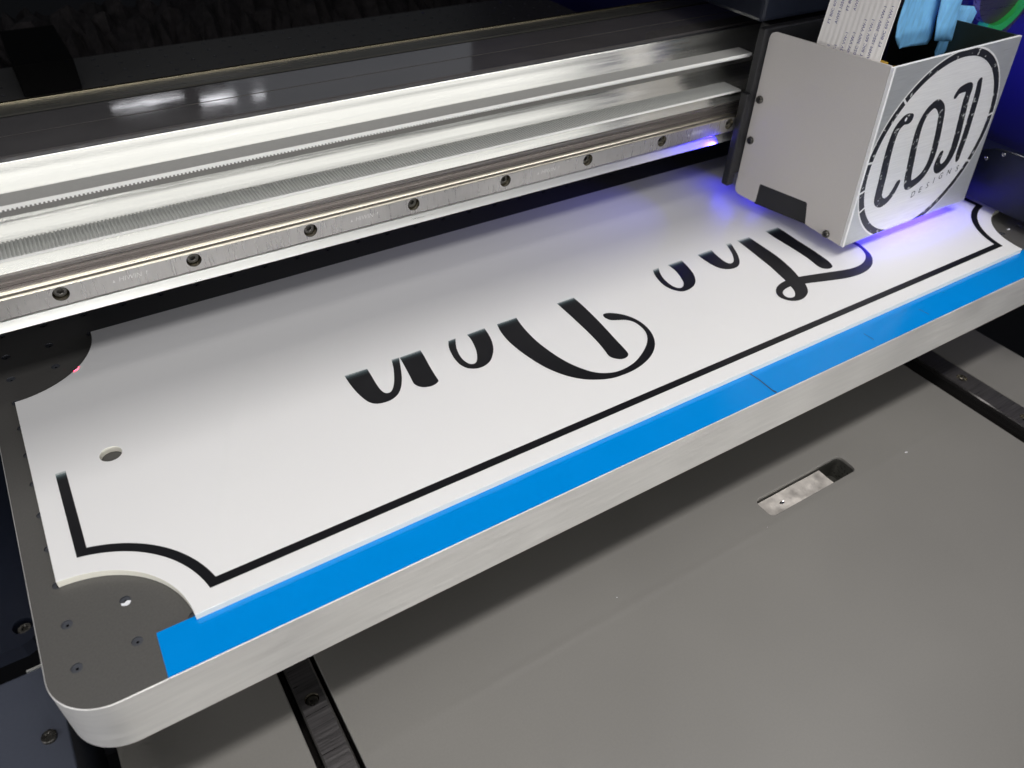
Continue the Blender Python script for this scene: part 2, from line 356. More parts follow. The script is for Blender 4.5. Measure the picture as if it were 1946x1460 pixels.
for (x, y, s) in ((0.5130, 0.1985, 0.0006), (0.5142, 0.1982, 0.0005), (0.3600, 0.2010, 0.0003), (0.2300, 0.2100, 0.0003)):
    bm = bmesh.new(); bmesh.ops.create_icosphere(bm, subdivisions=1, radius=s, matrix=Matrix.Translation((x, y, TZ + s * 0.2)) @ Matrix.Diagonal((1.6, 1, 0.35, 1)))
    own(from_bm('paint_chip', bm, M['scrap']), deck)

# guide rails the bed slides on
def guide_rail(x0, x1, ztop, label, bolts):
    root = empty('guide_rail', ((x0 + x1) / 2, 0.15, TZ - 0.031), label, 'guide rail', 'guide rails under the bed')
    w_ = x1 - x0; d = w_ * 0.14; zb = TZ - 0.0315
    prof = [(x0, zb), (x1, zb), (x1, zb + 0.010), (x1 - d, zb + 0.014), (x1 - d, ztop - 0.007), (x1, ztop - 0.004), (x1, ztop - 0.001), (x1 - 0.001, ztop),
            (x0 + 0.001, ztop), (x0, ztop - 0.001), (x0, ztop - 0.004), (x0 + d, ztop - 0.007), (x0 + d, zb + 0.014), (x0, zb + 0.010)]
    # flanks and ends
    bm = bmesh.new(); n = len(prof)
    a = [bm.verts.new((p[0], -0.30, p[1])) for p in prof]; b = [bm.verts.new((p[0], 1.39, p[1])) for p in prof]
    for i in range(n):
        if i == 7: continue          # the top is its own piece, with bolt holes in it
        bm.faces.new([a[i], a[(i + 1) % n], b[(i + 1) % n], b[i]])
    own(from_bm('rail_body', bm, M['rail_dark_side']), root)
    cx = (x0 + x1) / 2; r = min(0.0046, w_ * 0.26)
    loops = [rect(x0 + 0.001, x1 - 0.001, -0.30, 1.39)] + [list(reversed(circle(cx, y, r, 28))) for y in bolts]
    bm = bmesh.new()
    tri = tessellate_polygon([[Vector((p[0], p[1], 0)) for p in lp] for lp in loops]); vs = [bm.verts.new((p[0], p[1], ztop)) for lp in loops for p in lp]
    for t in tri: bm.faces.new([vs[i] for i in t])
    own(from_bm('rail_top', bm, M['rail_dark']), root)
    for y in bolts:
        bm = bmesh.new(); add_cyl(bm, (cx, y, ztop - 0.006), (0, 0, 1), r, 0.006, 28, cap1=False)
        h = own(from_bm('bolt_hole', bm, M['hole_wall'], smooth=True), root)
        bm = bmesh.new(); socket_head(bm, (cx, y, ztop - 0.0059), (0, 0, 1), r * 0.86, 0.003, r * 0.42, 0.002)
        sc = from_bm('bolt', bm, M['bolt']); sc.parent = h; sc.matrix_parent_inverse = h.matrix_world.inverted()
        sc.parent = h; sc.matrix_parent_inverse = Matrix.Translation(root.location).inverted() @ Matrix.Translation(root.location)
    return root
guide_rail(0.0262, 0.0424, TZ - 0.001, 'dark guide rail with a bolt hole, running out to the front left below the bed', [0.2472 + 0.06 * k for k in range(-3, 6)])
guide_rail(0.6210, 0.6440, TZ + 0.004, 'glossy dark guide rail at the right, below the far end of the bed', [0.2310 + 0.06 * k for k in range(-3, 6)])

# ================================================================== COVERS at the lower left
def cap_screw(name, c, r, label=None, root=None, axis=(0, 0, 1), recess=False, m='bolt'):
    bm = bmesh.new()
    socket_head(bm, c, axis, r, r * 0.55, r * 0.45, r * 0.42)
    o = from_bm(name, bm, M[m])
    if root: own(o, root)
    return o
cov = empty('side_cover', (-0.18, 0.2, -0.07), 'slate blue machine cover with one black cap screw, lower left below the bed corner', 'machine cover')
bm = bmesh.new()
extrude_poly(bm, [[(-0.32, -0.1), (-0.0775, -0.1), (-0.0797, 0.3168), (-0.32, 0.3168)]], lambda p: (p[0], p[1], -0.15), lambda p: (p[0], p[1], -0.070))
o = from_bm('cover_box', bm, M['box_blue']); bevel(o, 0.0012, 3); own(o, cov)
cap_screw('cap_screw', (-0.0884, 0.2726, -0.070), 0.0037, root=cov)
bm = bmesh.new(); add_box(bm, -0.0935, -0.0805, 0.3169, 0.3180, -0.1, -0.0698); own(from_bm('edge_strip', bm, M['alu_strip']), cov)
cov2 = empty('rear_side_cover', (-0.18, 0.6, -0.05), 'dark navy machine cover with a sunken screw, left of the bed edge', 'machine cover')
sc = circle(-0.0868, 0.3312, 0.0050, 32)
bm = bmesh.new()
extrude_poly(bm, [[(-0.32, 0.3185), (-0.0885, 0.3185), (-0.0835, 0.3205), (-0.0800, 0.3255), (-0.0790, 0.335), (-0.0790, 1.3), (-0.32, 1.3)], list(reversed(sc))], lambda p: (p[0], p[1], -0.060), lambda p: (p[0], p[1], -0.050))
o = from_bm('cover_plate', bm, M['box_navy']); own(o, cov2)
bm = bmesh.new(); add_cyl(bm, (-0.0868, 0.3312, -0.0600), (0, 0, 1), 0.0051, 0.0045, 28, cap1=False); own(from_bm('screw_well', bm, M['black']), cov2)
cap_screw('cap_screw', (-0.0868, 0.3312, -0.0545), 0.0036, root=cov2)
tag(box('base_block', -0.32, -0.0680, -0.1, 0.3, -0.30, -0.152, M['black'], bv=0.001), 'black lower machine body beneath the slate blue cover', 'machine body')

# ================================================================== PLATEN (moving bed)
bed = empty('printer_bed', (0.33, 0.65, -0.0405), 'dark grey perforated vacuum bed with a thick bare aluminium edge and rounded front corner', 'printer bed')
BX0, BX1, BY0, BY1 = -0.0717, 0.7450, 0.2297, 1.0950
def rounded(x0, x1, y0, y1, r): return rrect(x0, x1, y0, y1, r, 14)
HX0, HY0, PX, PY = -0.0588, 0.2558, 0.02607, 0.02580
NX, NY = 31, 33
gx = [HX0 - 0.0075] + [HX0 + PX * (i + 0.5) for i in range(NX - 1)] + [HX0 + PX * (NX - 1) + 0.0075]
gy = [HY0 - 0.0075] + [HY0 + PY * (j + 0.5) for j in range(NY - 1)] + [HY0 + PY * (NY - 1) + 0.0075]
bm = bmesh.new()
outer = rounded(BX0, BX1, BY0, BY1, 0.026)
inner = [(x, gy[0]) for x in gx] + [(gx[-1], y) for y in gy[1:]] + [(x, gy[-1]) for x in reversed(gx[:-1])] + [(gx[0], y) for y in reversed(gy[1:-1])]
tri = tessellate_polygon([[Vector((p[0], p[1], 0)) for p in lp] for lp in (outer, list(reversed(inner)))])
vs = [bm.verts.new((p[0], p[1], PZ)) for p in outer + list(reversed(inner))]
for t in tri: bm.faces.new([vs[i] for i in t])
RH, DH = 0.0026, 0.0009
for i in range(NX):
    for j in range(NY):
        cx, cy = HX0 + PX * i, HY0 + PY * j
        x0, x1, y0, y1 = gx[i], gx[i + 1], gy[j], gy[j + 1]
        n = 20; ang = [2 * math.pi * k / n for k in range(n)]
        top = [bm.verts.new((cx + RH * math.cos(a), cy + RH * math.sin(a), PZ)) for a in ang]
        bot = [bm.verts.new((cx + RH * math.cos(a), cy + RH * math.sin(a), PZ - DH)) for a in ang]
        pit = [bm.verts.new((cx + 0.0007 * math.cos(a), cy + 0.0007 * math.sin(a), PZ - DH)) for a in ang]
        pib = [bm.verts.new((cx + 0.0007 * math.cos(a), cy + 0.0007 * math.sin(a), PZ - DH - 0.003)) for a in ang]
        c4 = [bm.verts.new((x, y, PZ)) for x, y in ((x1, y1), (x0, y1), (x0, y0), (x1, y0))]
        # fan each quarter of the cell from its corner
        for q in range(4):
            seg = [top[(q * 5 + k) % n] for k in range(6)]
            for k in range(5): bm.faces.new([c4[q], seg[k + 1], seg[k]])
        for q in range(4):
            bm.faces.new([c4[q], c4[(q + 1) % 4], top[(q * 5 + 5) % n]])
        for k in range(n):
            k2 = (k + 1) % n
            bm.faces.new([top[k], top[k2], bot[k2], bot[k]]).material_index = 1
            bm.faces.new([bot[k], bot[k2], pit[k2], pit[k]]).material_index = 1
            bm.faces.new([pit[k], pit[k2], pib[k2], pib[k]]).material_index = 2
        bm.faces.new(pib).material_index = 2
me = bpy.data.meshes.new('bed_surface')
for f in bm.faces: f.normal_update()
for f in bm.faces:
    if abs(f.normal.z) > 0.9 and f.normal.z < 0: f.normal_flip()
bm.to_mesh(me); bm.free()
o = link('bed_surface', me, [M['platen'], M['platen_hole'], M['hole_dark']]); own(o, bed)
# side wall with a small bare chamfer on top
bm = bmesh.new()
o1 = rounded(BX0, BX1, BY0, BY1, 0.026); o2 = rounded(BX0 - 0.0004, BX1 + 0.0004, BY0 - 0.0004, BY1 + 0.0004, 0.0264)
rows = [[bm.verts.new((p[0], p[1], z)) for p in lp] for lp, z in ((o1, PZ), (o2, PZ - 0.0004), (o2, -0.0399), (o1, -0.0405))]
for A_, B_ in zip(rows, rows[1:]):
    for i in range(len(A_)): bm.faces.new([A_[i], A_[(i + 1) % len(A_)], B_[(i + 1) % len(B_)], B_[i]])
bm.faces.new(rows[-1])
o = from_bm('aluminium_edge', bm, M['alu_side']); own(o, bed)
for p in o.data.polygons: p.use_smooth = len(p.vertices) == 4
o.data.set_sharp_from_angle(angle=math.radians(30))
# a dark under-plate and the two bearing carriages
box('under_plate', BX0 + 0.012, BX1 - 0.012, BY0 + 0.008, BY1 - 0.02, -0.0455, -0.0407, M['black'], bed)
for x in (0.0343, 0.6325):
    box('bearing_block', x - 0.020, x + 0.020, 0.300, 0.370, -0.104, -0.0458, M['black'], bed, 0.001)

# ================================================================== BLUE TAPE along the bed front
def tape(name, pts, label):
    o = slab(name, [pts], PZ + 0.0002, PZ + 0.0006, M['bluetape'])
    return tag(o, label, 'tape strip', 'blue tape strips on the bed front')
tape('blue_tape', [(-0.0250, 0.2296), (0.3612, 0.2296), (0.3607, 0.2320), (0.3611, 0.2440), (0.3600, 0.2552), (-0.0242, 0.2552)], 'long strip of bright blue tape on the bed front, left of the seam')
rt = tape('blue_tape', [(0.3620, 0.2296), (0.7440, 0.2296), (0.7440, 0.2552), (0.3608, 0.2552), (0.3619, 0.2440), (0.3615, 0.2325)], 'bright blue tape strip on the bed front, right of the seam, with two small cuts')
for pl, wd, nm in (([(0.3604, 0.2548), (0.3614, 0.2440), (0.3611, 0.2330), (0.3622, 0.2300)], 0.0004, 'seam_line'), ([(0.5290, 0.2440), (0.5301, 0.2355)], 0.00022, 'knife_cut'), ([(0.4662, 0.2440), (0.4669, 0.2358)], 0.00022, 'knife_cut')):
    bm = bmesh.new()
    L_ = [bm.verts.new((x - wd, y, PZ + 0.00075)) for x, y in pl]; R_ = [bm.verts.new((x + wd, y, PZ + 0.00075)) for x, y in pl]
    for k in range(len(pl) - 1): bm.faces.new([L_[k], R_[k], R_[k + 1], L_[k + 1]])
    h = from_bm(nm, bm, M['grime']); h.parent = rt
for (x, y, s, lab) in ((-0.0328, 0.2800, 0.0042, 'small white paper scrap stuck in a hole on the bed front left corner'), (0.7090, 0.2835, 0.0030, 'tiny white scrap on the bed at its far right end')):
    bm = bmesh.new()
    pts = [(-0.5, 0.1), (-0.1, -0.05), (0.1, 0.12), (0.35, 0.12), (0.6, -0.05), (0.35, -0.42), (0.05, -0.5), (-0.45, -0.25)]
    extrude_poly(bm, [list(reversed([(x + a * s, y + b_ * s) for a, b_ in pts]))], lambda p: (p[0], p[1], PZ + 0.0001), lambda p: (p[0], p[1], PZ + 0.0004))
    tag(from_bm('paper_scrap', bm, M['scrap']), lab, 'scrap')

# ================================================================== THE SIGN
SX0, SX1, SY0, SY1, SR = -0.0585, 0.7312, 0.2528, 0.5095, 0.0524
SIGNC = (0.0, 0.2528); SROT = 0.0012
def scalloped(x0, x1, y0, y1, cx0, cx1, cy0, cy1, r, n=26):
    """rectangle x0..x1, y0..y1 whose corners are bitten by circles about (cx, cy)"""
    out = []
    def arc(cx, cy, xl, yl, from_y):
        # from the point where the circle meets x = xl to where it meets y = yl (or back)
        ya = cy + math.copysign(math.sqrt(r * r - (xl - cx) ** 2), (y0 + y1) / 2 - cy); xa = cx + math.copysign(math.sqrt(r * r - (yl - cy) ** 2), (x0 + x1) / 2 - cx)
        a0 = math.atan2(ya - cy, xl - cx); a1 = math.atan2(yl - cy, xa - cx)
        d = (a1 - a0 + math.pi) % (2 * math.pi) - math.pi
        pts = [(cx + r * math.cos(a0 + d * k / n), cy + r * math.sin(a0 + d * k / n)) for k in range(n + 1)]
        return pts if from_y else pts[::-1]
    out += arc(cx0, cy0, x0, y0, True)      # left edge -> front edge
    out += arc(cx1, cy0, x1, y0, False)     # front -> right edge
    out += arc(cx1, cy1, x1, y1, True)
    out += arc(cx0, cy1, x0, y1, False)
    return [rot2(p, SIGNC, SROT) for p in out]
sign = empty('acrylic_sign', (0.33, 0.38, PZ), 'white acrylic sign with scalloped corners and half printed black script lettering, on the bed', 'sign')
edge = scalloped(SX0, SX1, SY0, SY1, SX0, SX1, SY0, SY1, SR)
hole_l = list(reversed(circle(-0.0182, 0.3828, 0.0060, 40)))
slab('sign_board', [edge, hole_l], PZ + 0.0002, 0.0, [M['sign'], M['sign_edge']], sign, mi_side=1, mi_top=0, bv=0.00025)
IN1, IN2 = 0.0112, 0.0165
bo = scalloped(SX0 + IN1, SX1 - IN1, SY0 + IN1, SY1 - IN1, SX0, SX1, SY0, SY1, 0.0638)
bi = scalloped(SX0 + IN2, SX1 - IN2, SY0 + IN2, SY1 - IN2, SX0, SX1, SY0, SY1, 0.0690)
bm = bmesh.new()
N = len(bo); YC = 0.3815
va = [bm.verts.new((*p, 0.00012)) for p in bo]; vb = [bm.verts.new((*p, 0.00012)) for p in bi]
for i in range(N): bm.faces.new([va[i], va[(i + 1) % N], vb[(i + 1) % N], vb[i]])
bmesh.ops.bisect_plane(bm, geom=bm.verts[:] + bm.edges[:] + bm.faces[:], plane_co=(0, YC, 0), plane_no=(0, 1, 0), clear_outer=True)
own(from_bm('printed_border', bm, M['ink']), sign)
LET = {'n1': [[0.12365,0.38092,1],[0.13921,0.38029,1],[0.13873,0.37246,0],[0.13808,0.36439,0],[0.13797,0.35764,0],[0.13875,0.35353,0],[0.14032,0.35177,0],[0.14281,0.35197,0],[0.14561,0.35469,0],[0.14857,0.35934,0],[0.15123,0.36477,0],[0.15428,0.37216,0],[0.15704,0.38098,1],[0.16241,0.38055,1],[0.15937,0.37234,0],[0.15649,0.36478,0],[0.15401,0.35918,0],[0.15068,0.35323,0],[0.14693,0.34863,0],[0.14325,0.346,0],[0.13904,0.34467,0],[0.13436,0.34476,0],[0.13025,0.34602,0],[0.12741,0.34877,0],[0.12573,0.35282,0],[0.12459,0.35818,0],[0.12378,0.36437,0],[0.12346,0.37182,0]],
    'n2': [[0.16239,0.38025,1],[0.17823,0.38064,1],[0.1775,0.37352,0],[0.17586,0.36289,0],[0.17467,0.35334,0],[0.17406,0.34717,0],[0.17286,0.34538,0],[0.16983,0.34416,0],[0.16665,0.34404,0],[0.163,0.34536,0],[0.16045,0.34761,0],[0.15914,0.35051,0],[0.15902,0.35334,0],[0.16018,0.36064,0],[0.16158,0.37107,0],[0.16255,0.37888,0]],
    'o': [[0.19948,0.3801,1],[0.20512,0.38026,1],[0.20269,0.37549,0],[0.20041,0.37017,0],[0.19872,0.36354,0],[0.19826,0.3574,0],[0.19937,0.35235,0],[0.20149,0.3503,0],[0.20439,0.35073,0],[0.2073,0.35436,0],[0.21023,0.36021,0],[0.21229,0.3667,0],[0.21385,0.37417,0],[0.2141,0.38004,1],[0.22837,0.3806,1],[0.2275,0.3738,0],[0.22553,0.36584,0],[0.22209,0.35781,0],[0.21769,0.35163,0],[0.21285,0.34694,0],[0.20754,0.34475,0],[0.2028,0.34456,0],[0.19902,0.346,0],[0.19601,0.34876,0],[0.19409,0.35349,0],[0.19376,0.35998,0],[0.19483,0.36792,0],[0.19674,0.37445,0]],
    'D1': [[0.23848,0.38023,1],[0.2547,0.3802,1],[0.25303,0.37004,0],[0.25224,0.35902,0],[0.25235,0.34841,0],[0.25357,0.33741,0],[0.25561,0.32677,0],[0.25847,0.31759,0],[0.26216,0.30977,0],[0.26667,0.30322,0],[0.27263,0.29868,0],[0.28009,0.29609,0],[0.28804,0.29607,0],[0.29682,0.29795,0],[0.30596,0.30213,0],[0.31487,0.3079,0],[0.32129,0.31413,0],[0.32508,0.32081,0],[0.32616,0.32793,0],[0.32527,0.33432,0],[0.32195,0.33884,0],[0.31717,0.34155,0],[0.31239,0.34425,0],[0.31053,0.34796,0],[0.31068,0.35121,0],[0.31297,0.35287,0],[0.31717,0.35158,0],[0.32202,0.34776,0],[0.32628,0.34212,0],[0.32912,0.33478,0],[0.32972,0.32591,0],[0.32775,0.31675,0],[0.32311,0.30812,0],[0.31699,0.30183,0],[0.30966,0.29705,0],[0.30055,0.2935,0],[0.29176,0.29166,0],[0.28264,0.29125,0],[0.27318,0.29224,0],[0.26419,0.29574,0],[0.25639,0.30078,0],[0.24987,0.30762,0],[0.2449,0.31571,0],[0.24086,0.32538,0],[0.23814,0.33618,0],[0.23619,0.34733,0],[0.23532,0.35933,0],[0.23616,0.37068,0]],
    'D2': [[0.29017,0.38053,1],[0.3054,0.38067,1],[0.30533,0.36921,0],[0.30446,0.35406,0],[0.30292,0.33852,0],[0.3012,0.32431,0],[0.30005,0.3133,0],[0.29904,0.30787,0],[0.29698,0.30548,0],[0.29352,0.30451,0],[0.28993,0.30563,0],[0.28684,0.30892,0],[0.28589,0.31241,0],[0.28676,0.31727,0],[0.28816,0.32556,0],[0.28923,0.33801,0],[0.28982,0.35244,0],[0.29009,0.36688,0]],
    'e': [[0.38227,0.3812,1],[0.38849,0.38156,1],[0.38495,0.3761,0],[0.3822,0.36951,0],[0.38085,0.36278,0],[0.38079,0.35691,0],[0.38215,0.35273,0],[0.38449,0.35113,0],[0.38779,0.35201,0],[0.39082,0.35473,0],[0.39291,0.35852,0],[0.39553,0.3651,0],[0.39749,0.37322,0],[0.39749,0.38105,1],[0.41195,0.38117,1],[0.41071,0.37421,0],[0.40878,0.36693,0],[0.40624,0.36014,0],[0.40185,0.35352,0],[0.39705,0.34927,0],[0.39222,0.34708,0],[0.38698,0.34615,0],[0.3825,0.34674,0],[0.37931,0.34949,0],[0.37669,0.35434,0],[0.37575,0.3612,0],[0.37692,0.36846,0],[0.37918,0.37525,0]],
    'h1': [[0.42899,0.38122,1],[0.44451,0.38144,1],[0.4429,0.3757,0],[0.44176,0.3687,0],[0.44141,0.36191,0],[0.44285,0.35845,0],[0.44607,0.35825,0],[0.44978,0.36101,0],[0.45437,0.36714,0],[0.45826,0.37439,0],[0.46154,0.38216,1],[0.46628,0.38159,1],[0.46286,0.37408,0],[0.4582,0.36502,0],[0.45324,0.35801,0],[0.44814,0.35338,0],[0.4437,0.35164,0],[0.43898,0.35166,0],[0.43502,0.35314,0],[0.43142,0.35639,0],[0.42919,0.36182,0],[0.42856,0.36905,0],[0.42849,0.37552,0]],
    'h2': [[0.47401,0.38193,1],[0.48689,0.38119,1],[0.4865,0.37293,0],[0.48587,0.35945,0],[0.48482,0.34591,0],[0.48227,0.33294,0],[0.47969,0.32418,0],[0.47711,0.31711,1],[0.48909,0.3139,0],[0.50244,0.31022,0],[0.51593,0.3065,0],[0.52629,0.30456,0],[0.536,0.30498,0],[0.5448,0.30796,0],[0.55145,0.31295,0],[0.55568,0.31944,0],[0.55732,0.32543,0],[0.55682,0.3313,0],[0.55444,0.33727,0],[0.55554,0.33979,1],[0.55978,0.33773,1],[0.56116,0.33172,0],[0.56113,0.32542,0],[0.55857,0.31715,0],[0.55493,0.30967,0],[0.54801,0.30288,0],[0.53979,0.29833,0],[0.53034,0.29593,0],[0.5208,0.29557,0],[0.50916,0.29709,0],[0.4959,0.30081,0],[0.48319,0.30486,0],[0.47406,0.30778,1],[0.47052,0.30232,0],[0.4663,0.29817,0],[0.46036,0.29508,0],[0.45415,0.29396,0],[0.44877,0.29505,0],[0.44475,0.29811,0],[0.44248,0.30283,0],[0.44313,0.30767,0],[0.44653,0.31221,0],[0.45135,0.31545,0],[0.45729,0.31754,0],[0.46354,0.31829,1],[0.46565,0.32699,0],[0.46814,0.33824,0],[0.47023,0.35268,0],[0.47239,0.36759,0]],
    'hole': [[0.46095,0.31067,1],[0.4593,0.30623,0],[0.45645,0.30194,0],[0.45269,0.2994,0],[0.44897,0.29975,0],[0.44707,0.30255,0],[0.44824,0.30655,0],[0.45179,0.30926,0],[0.4569,0.31055,0]],
    'T': [[0.50693,0.3817,1],[0.52123,0.38119,1],[0.52073,0.37119,0],[0.51962,0.35747,0],[0.51902,0.34454,0],[0.51796,0.33152,0],[0.51659,0.32166,0],[0.51391,0.31533,0],[0.51052,0.31335,0],[0.50664,0.31385,0],[0.50356,0.31659,0],[0.5029,0.32146,0],[0.50467,0.33091,0],[0.50564,0.34307,0],[0.50587,0.35735,0],[0.50583,0.37004,0]]}
bm = bmesh.new()
def ink_poly(loops):
    tri = tessellate_polygon([[Vector((p[0], p[1], 0)) for p in lp] for lp in loops]); vs = [bm.verts.new((p[0], p[1], 0.00012)) for lp in loops for p in lp]
    for t in tri:
        try: bm.faces.new([vs[i] for i in t])
        except ValueError: pass
for k, v in LET.items():
    if k == 'hole': continue
    ink_poly([smooth_closed(v)] + ([smooth_closed(LET['hole'])] if k == 'h2' else []))
for f in bm.faces:
    f.normal_update()
    if f.normal.z < 0: f.normal_flip()
own(from_bm('script_lettering', bm, M['ink']), sign)

# ================================================================== GANTRY BEAM
XA, XB = -0.75, 1.02
beam = empty('gantry_beam', (0.3, 0.47, 0.0527), 'long bright aluminium gantry beam with a steel rail, spanning over the bed', 'gantry beam')
# lower strip, ledge, recessed face
face = []
for i in range(57):
    t = i / 56; y = 0.4700 + 0.0172 * t; z = 0.0945 + 0.0385 * t
    d = sum(dep * math.exp(-((z - zc_) / wd) ** 2) for zc_, wd, dep in ((0.1040, 0.0034, 0.00019), (0.1275, 0.0026, 0.00015)))
    face.append((y + d * 0.91, z - d * 0.41))
low = [(0.4480, 0.0540), (0.4506, 0.0594), (0.4512, 0.0600), (0.4512, 0.0862), (0.4522, 0.0869), (0.4560, 0.0943)]
prof = low + face + [(0.4882, 0.1343), (0.575, 0.1343), (0.575, 0.0542)]
o = prism_x('beam_body', prof, XA, XB, [M['alu_strip'], M['rail_brown'], M['alu_face'], M['black'], M['belt_reflection']], beam, mi=[0, 0, 1, 1, 2, 2] + [4 if 0.1072 < 0.5 * (face[k][1] + face[k + 1][1]) < 0.1118 else 2 for k in range(56)] + [3, 3, 3, 3])
for p in o.data.polygons: p.use_smooth = True
o.data.set_sharp_from_angle(angle=math.radians(16))
# black glossy top cover with a fine joint, then the trim behind it
prism_x('top_cover', [(0.4883, 0.13425), (0.4883, 0.1349), (0.4894, 0.1356), (0.5164, 0.1356), (0.5169, 0.1351), (0.5169, 0.1345)], XA, XB, M['cover'], beam)
prism_x('top_cover', [(0.5173, 0.1345), (0.5173, 0.1352), (0.5179, 0.1356), (0.5455, 0.1356), (0.5462, 0.1350), (0.5462, 0.1345)], XA, XB, M['cover'], beam)
prism_x('cover_joint', [(0.51695, 0.1345), (0.51695, 0.1354), (0.51725, 0.1354), (0.51725, 0.1345)], XA, XB, M['edge_gold'], beam)
prism_x('rear_trim', [(0.5505, 0.1345), (0.5505, 0.1354), (0.5690, 0.1354), (0.5690, 0.1345)], XA, XB, M['strip_grey'], beam)
prism_x('rear_edge', [(0.5692, 0.1345), (0.5692, 0.1362), (0.5702, 0.1367), (0.5712, 0.1362), (0.5712, 0.1345)], XA, XB, M['edge_gold'], beam)
# linear rail
rail = None
HOLES = [-0.0855 + 0.0732 * k - 0.0732 * 3 for k in range(0, 15)]
bolts = [x for x in [-0.0123 + 0.07315 * k for k in range(-7, 12)]]
fy, z0, z1 = 0.4400, 0.0671, 0.0797; zc = (z0 + z1) / 2 + 0.0004; zf = z1 - 0.0013
bm = bmesh.new()
loops = [[(XA, z0), (XB - 0.1, z0), (XB - 0.1, zf), (XA, zf)]] + [list(reversed(circle(x, zc, 0.0044, 32))) for x in bolts]
tri = tessellate_polygon([[Vector((p[0], p[1], 0)) for p in lp] for lp in loops]); vs = [bm.verts.new((p[0], fy, p[1])) for lp in loops for p in lp]
for t in tri: bm.faces.new([vs[i] for i in t])
rail = from_bm('linear_rail', bm, M['rail']); own(rail, beam)
def sub(o): o.parent = rail; o.matrix_parent_inverse = Matrix(); return o
def sub_of(o, par): o.parent = par; o.matrix_parent_inverse = Matrix(); return o
arc = [(fy + 0.0013 * (1 - math.cos(math.radians(a_))), zf + 0.0013 * math.sin(math.radians(a_))) for a_ in range(0, 91, 10)]
prof = arc + [(fy + 0.0030, z1), (fy + 0.0038, z1 - 0.0009), (fy + 0.0048, z1 - 0.0009), (fy + 0.0056, z1 + 0.0002), (fy + 0.0064, z1 + 0.0006), (fy + 0.0082, z1 + 0.0002), (0.4511, z1 + 0.0002), (0.4511, z0 - 0.0004), (fy + 0.0006, z0 - 0.0004), (fy, z0)]
o = prism_x('rail_flank', prof, XA, XB - 0.1, [M['rail_top'], M['rail_brown'], M['black']], None, mi=[0] * 9 + [1, 1, 1, 0, 0, 1, 1, 2, 2, 2, 2], skip=(19,))
for p in o.data.polygons: p.use_smooth = True
o.data.set_sharp_from_angle(angle=math.radians(30)); sub(o)
rail.matrix_parent_inverse = Matrix.Translation(beam.location).inverted()
for x in bolts:
    bm = bmesh.new(); add_cyl(bm, (x, fy + 0.0002, zc), (0, 1, 0), 0.0044, 0.0060, 32, cap0=False)
    sub(from_bm('bolt_hole', bm, M['hole_wall'], smooth=True))
    bm = bmesh.new(); socket_head(bm, (x, fy + 0.0061, zc), (0, -1, 0), 0.0037, 0.0032, 0.0017, 0.0022)
    sub(from_bm('rail_bolt', bm, M['bolt']))
bm = bmesh.new()
for x in (-0.12, 0.0246, 0.1712, 0.3175, 0.4638):
    add_text(bm, 'HIWIN', 0.0042, lambda a, b_: (x + a + b_ * 0.22, fy - 0.00012, zc - 0.0002 + b_))
    bm.faces.new([bm.verts.new((x + a, fy - 0.00012, zc + b_)) for a, b_ in ((-0.0100, -0.0014), (-0.0086, -0.0014), (-0.0090, 0.0006))])
    bm.faces.new([bm.verts.new((x + a, fy - 0.00012, zc + b_)) for a, b_ in ((0.0086, -0.0014), (0.0098, 0.0012), (0.0090, 0.0012))])
M['engrave'] = mat('engraved_mark', (0.72, 0.71, 0.69), 0.6, metal=0.2)
sub(from_bm('rail_marking', bm, M['engrave']))
# specks of dirt on the beam face
bm = bmesh.new()
for (x, z, s) in ((0.089, 0.0866, 0.0009), (0.118, 0.0866, 0.0004), (0.02, 0.0866, 0.0004)):
    bmesh.ops.create_icosphere(bm, subdivisions=1, radius=s, matrix=Matrix.Translation((x, 0.4545, z)) @ Matrix.Diagonal((1.8, 0.7, 0.2, 1)))
own(from_bm('dirt_speck', bm, M['grime']), beam)

# belts: each run is a thing
PITCH = 0.00215
def belt(zt, y0, y1, teeth_up, label, xa=-0.70, xb=0.516):
    root = empty('drive_belt', (0.1, (y0 + y1) / 2, zt - 0.003), label, 'toothed belt', 'belt runs along the beam')
    bt = 0.0014 if teeth_up else 0.0019; th = 0.0008 if teeth_up else 0.0011; n = int((xb - xa) / PITCH)
    bm = bmesh.new()
    if teeth_up: zb0, zb1 = zt - th - bt, zt - th
    else: zb0, zb1 = zt - bt, zt
    add_box(bm, xa, xb, y0 + 0.0002, y1 - 0.0002, zb0, zb1)
    own(from_bm('belt_band', bm, M['belt_teeth'] if teeth_up else M['belt']), root)
    bm = bmesh.new()
    for i in range(n):
        x = xa + PITCH * (i + 0.5); a = PITCH * 0.30; b_ = PITCH * 0.20
        if teeth_up: za, zc_ = zb1, zt
        else: za, zc_ = zb0, zb0 - th
        v = [bm.verts.new(p) for p in ((x - a, y0, za), (x + a, y0, za), (x + b_, y0, zc_), (x - b_, y0, zc_), (x - a, y1, za), (x + a, y1, za), (x + b_, y1, zc_), (x - b_, y1, zc_))]
        for f in ((0, 1, 2, 3), (4, 7, 6, 5), (1, 5, 6, 2), (0, 3, 7, 4), (3, 2, 6, 7)): bm.faces.new([v[q] for q in f])
    own(from_bm('belt_teeth', bm, M['belt_teeth'] if teeth_up else M['belt_edge']), root)
    bm = bmesh.new(); add_box(bm, xa, xb, y0 - 0.0003, y0 + 0.00018, zb0, zb1 + 0.0001)
    own(from_bm('belt_edge', bm, M['belt_edge']), root)
    return root
belt(0.1272, 0.4470, 0.4620, False, 'upper run of the toothed belt, smooth grey back up with a bright white front edge')
belt(0.0974, 0.4500, 0.4685, True, 'lower run of the toothed belt, ribbed side up, just above the beam ledge')

